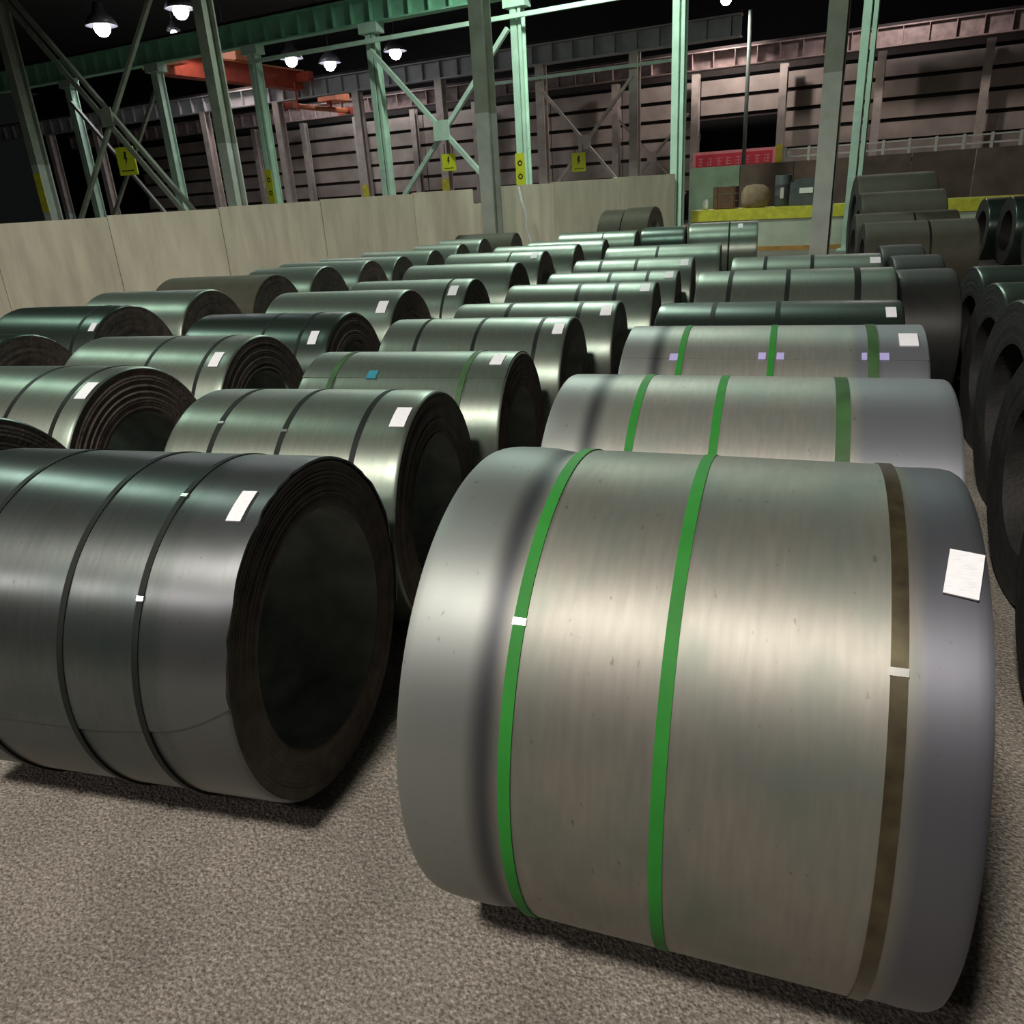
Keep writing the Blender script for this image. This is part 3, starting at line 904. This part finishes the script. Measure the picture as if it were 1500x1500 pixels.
# red banner with worn pale characters
bn = empty('red_banner', G(-9.2, 33.9), TG)
tag(bn, 'red banner with pale worn characters under the black opening', 'banner')
MB().box((1.6, 0, 2.33), X * 1.6, Y * 0.012, Z * 0.37).build('cloth', M['banner_pink'], bn)
MB().box((1.6, -0.014, 2.33), X * 1.48, Y * 0.003, Z * 0.27).build('red_field', M['banner'], bn)
rr = random.Random(3)
for k in range(8):
    mb = MB()
    cx = 0.32 + 0.365 * k
    for j in range(3):
        mb.box((cx, -0.019, 2.33 + (j - 1) * 0.11), X * rr.uniform(0.07, 0.12), Y * 0.002, Z * 0.014)
    mb.box((cx + rr.uniform(-0.05, 0.05), -0.019, 2.33), X * 0.014, Y * 0.002, Z * 0.15)
    if k % 2:
        mb.box((cx - 0.08, -0.019, 2.27), X * 0.013, Y * 0.002, Z * 0.08)
    mb.build('character', M['banner_pink'], bn)

# white railing on the brown wall
rl = empty('railing', G(-4.1, 24.0), TG)
tag(rl, 'low white railing along the top of the brown wall', 'railing')
for zz in (2.12, 2.30):
    MB().box((7.5, 0, zz), X * 7.5, Y * 0.02, Z * 0.02).build('rail_bar', M['rail'], rl)
fp = None
for k in range(26):
    if fp is None:
        fp = MB().box((0, 0, 2.17), X * 0.035, Y * 0.035, Z * 0.18).build('rail_post', M['rail'], rl)
        o = fp
    else:
        o = fp.copy()
        COL.objects.link(o)
        o.parent = rl
    o.location = (0.1 + 0.6 * k, 0, 0)


# goods on the plinth
def blob(s, d, z, rx, ry, rz, name, mat, label, cat, seed, group=None):
    r = random.Random(seed)
    mb = MB()
    rows = []
    for i in range(9):
        t = i / 8 * PI
        row = []
        for j in range(14):
            p = j / 14 * 2 * PI
            q = 1 + 0.12 * math.sin(3 * p + seed) * math.sin(t) + r.uniform(-0.03, 0.03)
            zz = math.cos(t) * rz
            zz = max(zz, -rz * 0.75)
            k = math.sin(t) ** 0.6
            row.append((k * math.cos(p) * rx * q, k * math.sin(p) * ry * q, zz + rz * 0.75))
        rows.append(row)
    mb.quad_grid(rows, True, True)
    o = mb.build(name, M[mat], None)
    o.location = G(s, d, z)
    o.rotation_euler = (0, 0, TG)
    return tag(o, label, cat, group)


ZP = 0.98
blob(-4.15, 20.95, ZP + 0.005, 0.36, 0.3, 0.3, 'burlap_sack', 'sack', 'brown burlap sack slumped on the yellow-capped plinth', 'sack', 1)
cb = empty('wooden_crate', G(-4.86, 21.05, ZP), TG)
tag(cb, 'dark brown wooden crate left of the burlap sack', 'crate')
for j in range(3):
    MB().box((0, 0, 0.09 + 0.17 * j), X * 0.27, Y * 0.2, Z * 0.078).build('plank', M['crate'], cb)
for sx in (-1, 1):
    MB().box((sx * 0.2, -0.21, 0.26), X * 0.04, Y * 0.012, Z * 0.26).build('batten', M['crate'], cb)
dr = empty('oil_drum', G(-3.52, 21.1, ZP), TG)
tag(dr, 'dark drum with a pale tag right of the burlap sack', 'drum')
MB().lathe([(0, 0), (0, 0.18), (0.02, 0.19), (0.22, 0.185), (0.24, 0.195), (0.26, 0.185), (0.46, 0.185), (0.48, 0.195), (0.5, 0.185), (0.68, 0.19), (0.7, 0.18), (0.69, 0)], (0, 0, 0), Z, 20).build('drum_body', M['machine'], dr)
MB().box((0.02, -0.2, 0.3), X * 0.04, Y * 0.012, Z * 0.12).build('tag', M['rail'], dr)
mc = empty('machine_box', G(-3.0, 21.05, ZP), TG)
tag(mc, 'dark machine box with white marking left of the slim grey column', 'machine')
MB().box((0, 0, 0.26), X * 0.32, Y * 0.2, Z * 0.26).build('housing', M['machine'], mc)
MB().box((0, 0, 0.55), X * 0.22, Y * 0.14, Z * 0.03).build('lid', M['machine'], mc)
MB().box((0.05, -0.205, 0.33), X * 0.15, Y * 0.006, Z * 0.06).build('white_mark', M['white'], mc)
blob(-5.32, 20.95, ZP, 0.08, 0.08, 0.14, 'white_bundle', 'white', 'small white bundle on the left end of the yellow-capped plinth', 'bundle', 4)
# white hose at the gap in the wall
hp = G(-7.35, 14.6)
tag(MB().tube([hp + Vector((-0.05, 0.2, 1.75)), hp + Vector((0.02, 0.1, 1.5)), hp + Vector((0.12, 0.05, 1.25)), hp + Vector((0.1, 0.1, 1.0)), hp + Vector((0.2, 0.08, 0.7)), hp + Vector((0.16, 0.05, 0.3)), hp + Vector((0.25, 0.0, 0.03)), hp + Vector((0.5, -0.1, 0.03))], 0.03).build('white_hose', M['white']), 'white hose hanging beside the thick grey column', 'hose')


# ---------------------------------------------------------------- lamps
def lamp(p, label, watts, col, rad=0.22, bulb='bulb', scale=1.0):
    root = empty('high_bay_lamp', p)
    tag(root, label, 'lamp', 'high bay lamps under the roof')
    k = scale
    MB().lathe([(0.34 * k, 0.0), (0.34 * k, 0.07 * k), (0.2 * k, 0.1 * k), (0.12 * k, 0.2 * k), (-0.02, 0.27 * k), (-0.02, 0.25 * k), (0.10 * k, 0.18 * k), (0.17 * k, 0.08 * k), (0.17 * k, 0)], (0, 0, 0.12), Z, 20).build('reflector', M['lamp_shell'], root)
    MB().lathe([(-0.13 * k, 0.0), (-0.11 * k, 0.07 * k), (-0.05 * k, 0.12 * k), (0.0, 0.135 * k), (0.06 * k, 0.12 * k), (0.11 * k, 0.07 * k), (0.13 * k, 0.0)], (0, 0, 0.02), Z, 16).build('lamp_bulb', M[bulb], root)
    MB().box((0, 0, (9.5 - p.z) / 2 + 0.23), X * 0.012, Y * 0.012, Z * ((9.5 - p.z) / 2 - 0.23)).build('hanging_rod', M['lamp_shell'], root)
    if watts > 0:
        ld = bpy.data.lights.new('lamp_light', 'SPOT')
        ld.spot_size = math.radians(166)
        ld.spot_blend = 0.35
        ld.energy = watts
        ld.color = col
        ld.shadow_soft_size = rad
        lo = bpy.data.objects.new('lamp_light', ld)
        COL.objects.link(lo)
        lo.parent = root
        lo.location = (0, 0, -0.36)
    return root


for (s, d, k, w, c, bb, lb) in [
    (-26.17, 21.26, 1.3, 160, (0.85, 0.95, 1.0), 'bulb', 'bright high bay lamp at the upper left'),
    (-22.44, 21.32, 1.2, 160, (0.85, 0.95, 1.0), 'bulb', 'bright high bay lamp at the top left of the dark olive column'),
    (-25.23, 23.47, 0.6, 0, (1, 1, 1), 'bulb_small', 'small dim lamp below the top left bright lamp'),
    (-26.5, 31.01, 1.3, FAR_W * 0.65, (0.95, 1.0, 0.95), 'bulb', 'lamp just right of the red crane bridge'),
    (-26.12, 33.2, 1.3, FAR_W * 0.65, (0.95, 1.0, 0.97), 'bulb', 'lamp above the left end of the pale grey girder'),
    (-22.3, 33.0, 1.3, FAR_W * 0.65, (1.0, 0.95, 0.92), 'bulb', 'lamp above the pale grey girder near the cross brace'),
    (-26.6, 27.3, 1.1, FAR_W, (1.0, 0.8, 0.75), 'bulb', 'lamp lighting the trolley of the red crane'),
    (-7.9, 33.0, 1.0, FAR_W * 3.6, (1.0, 0.86, 0.80), 'bulb', 'lamp at the top edge above the red banner'),
    (-2.0, 31.0, 1.0, FAR_W * 1.8, (1.0, 0.84, 0.78), 'bulb', 'unseen lamp added over the back right bay beside the brown wall'),  # extra lamp added above the view to brighten the right-hand siding
]:
    lamp(G(s, d, 7.6), lb, w, c, 0.2, bb, k * 1.5)
lamp(G(-18.6, 23.1, 7.1), 'unseen lamp added behind the green crane girder', 330, (1.0, 0.93, 0.97), 0.2, 'bulb', 1.0)  # added out of sight to brighten the front of the pale girder
# lamps of the same hall out of view: overhead and behind the camera
lamp(Vector((-1.6, -4.5, 8.3)), 'high bay lamp over the aisle behind the camera', KEY_W, (1.0, 0.93, 0.83), 0.45)
lamp(Vector((-9.5, 4.6, 8.3)), 'high bay lamp over the left end of the coil rows', GREEN_W, (0.72, 1.0, 0.82), 0.35)
lamp(Vector((-1.5, 11.0, 8.3)), 'high bay lamp over the far coils', MID_W, (0.72, 1.0, 0.80), 0.35)
lamp(G(-7.5, 16.6, 8.3), 'high bay lamp in front of the green girder', 1700, (0.82, 1.0, 0.86), 0.3)
lamp(Vector((-10.5, -8.0, 8.3)), 'high bay lamp over the aisle at the left behind the camera', LEFT_W, (1.0, 0.9, 0.86), 0.45)
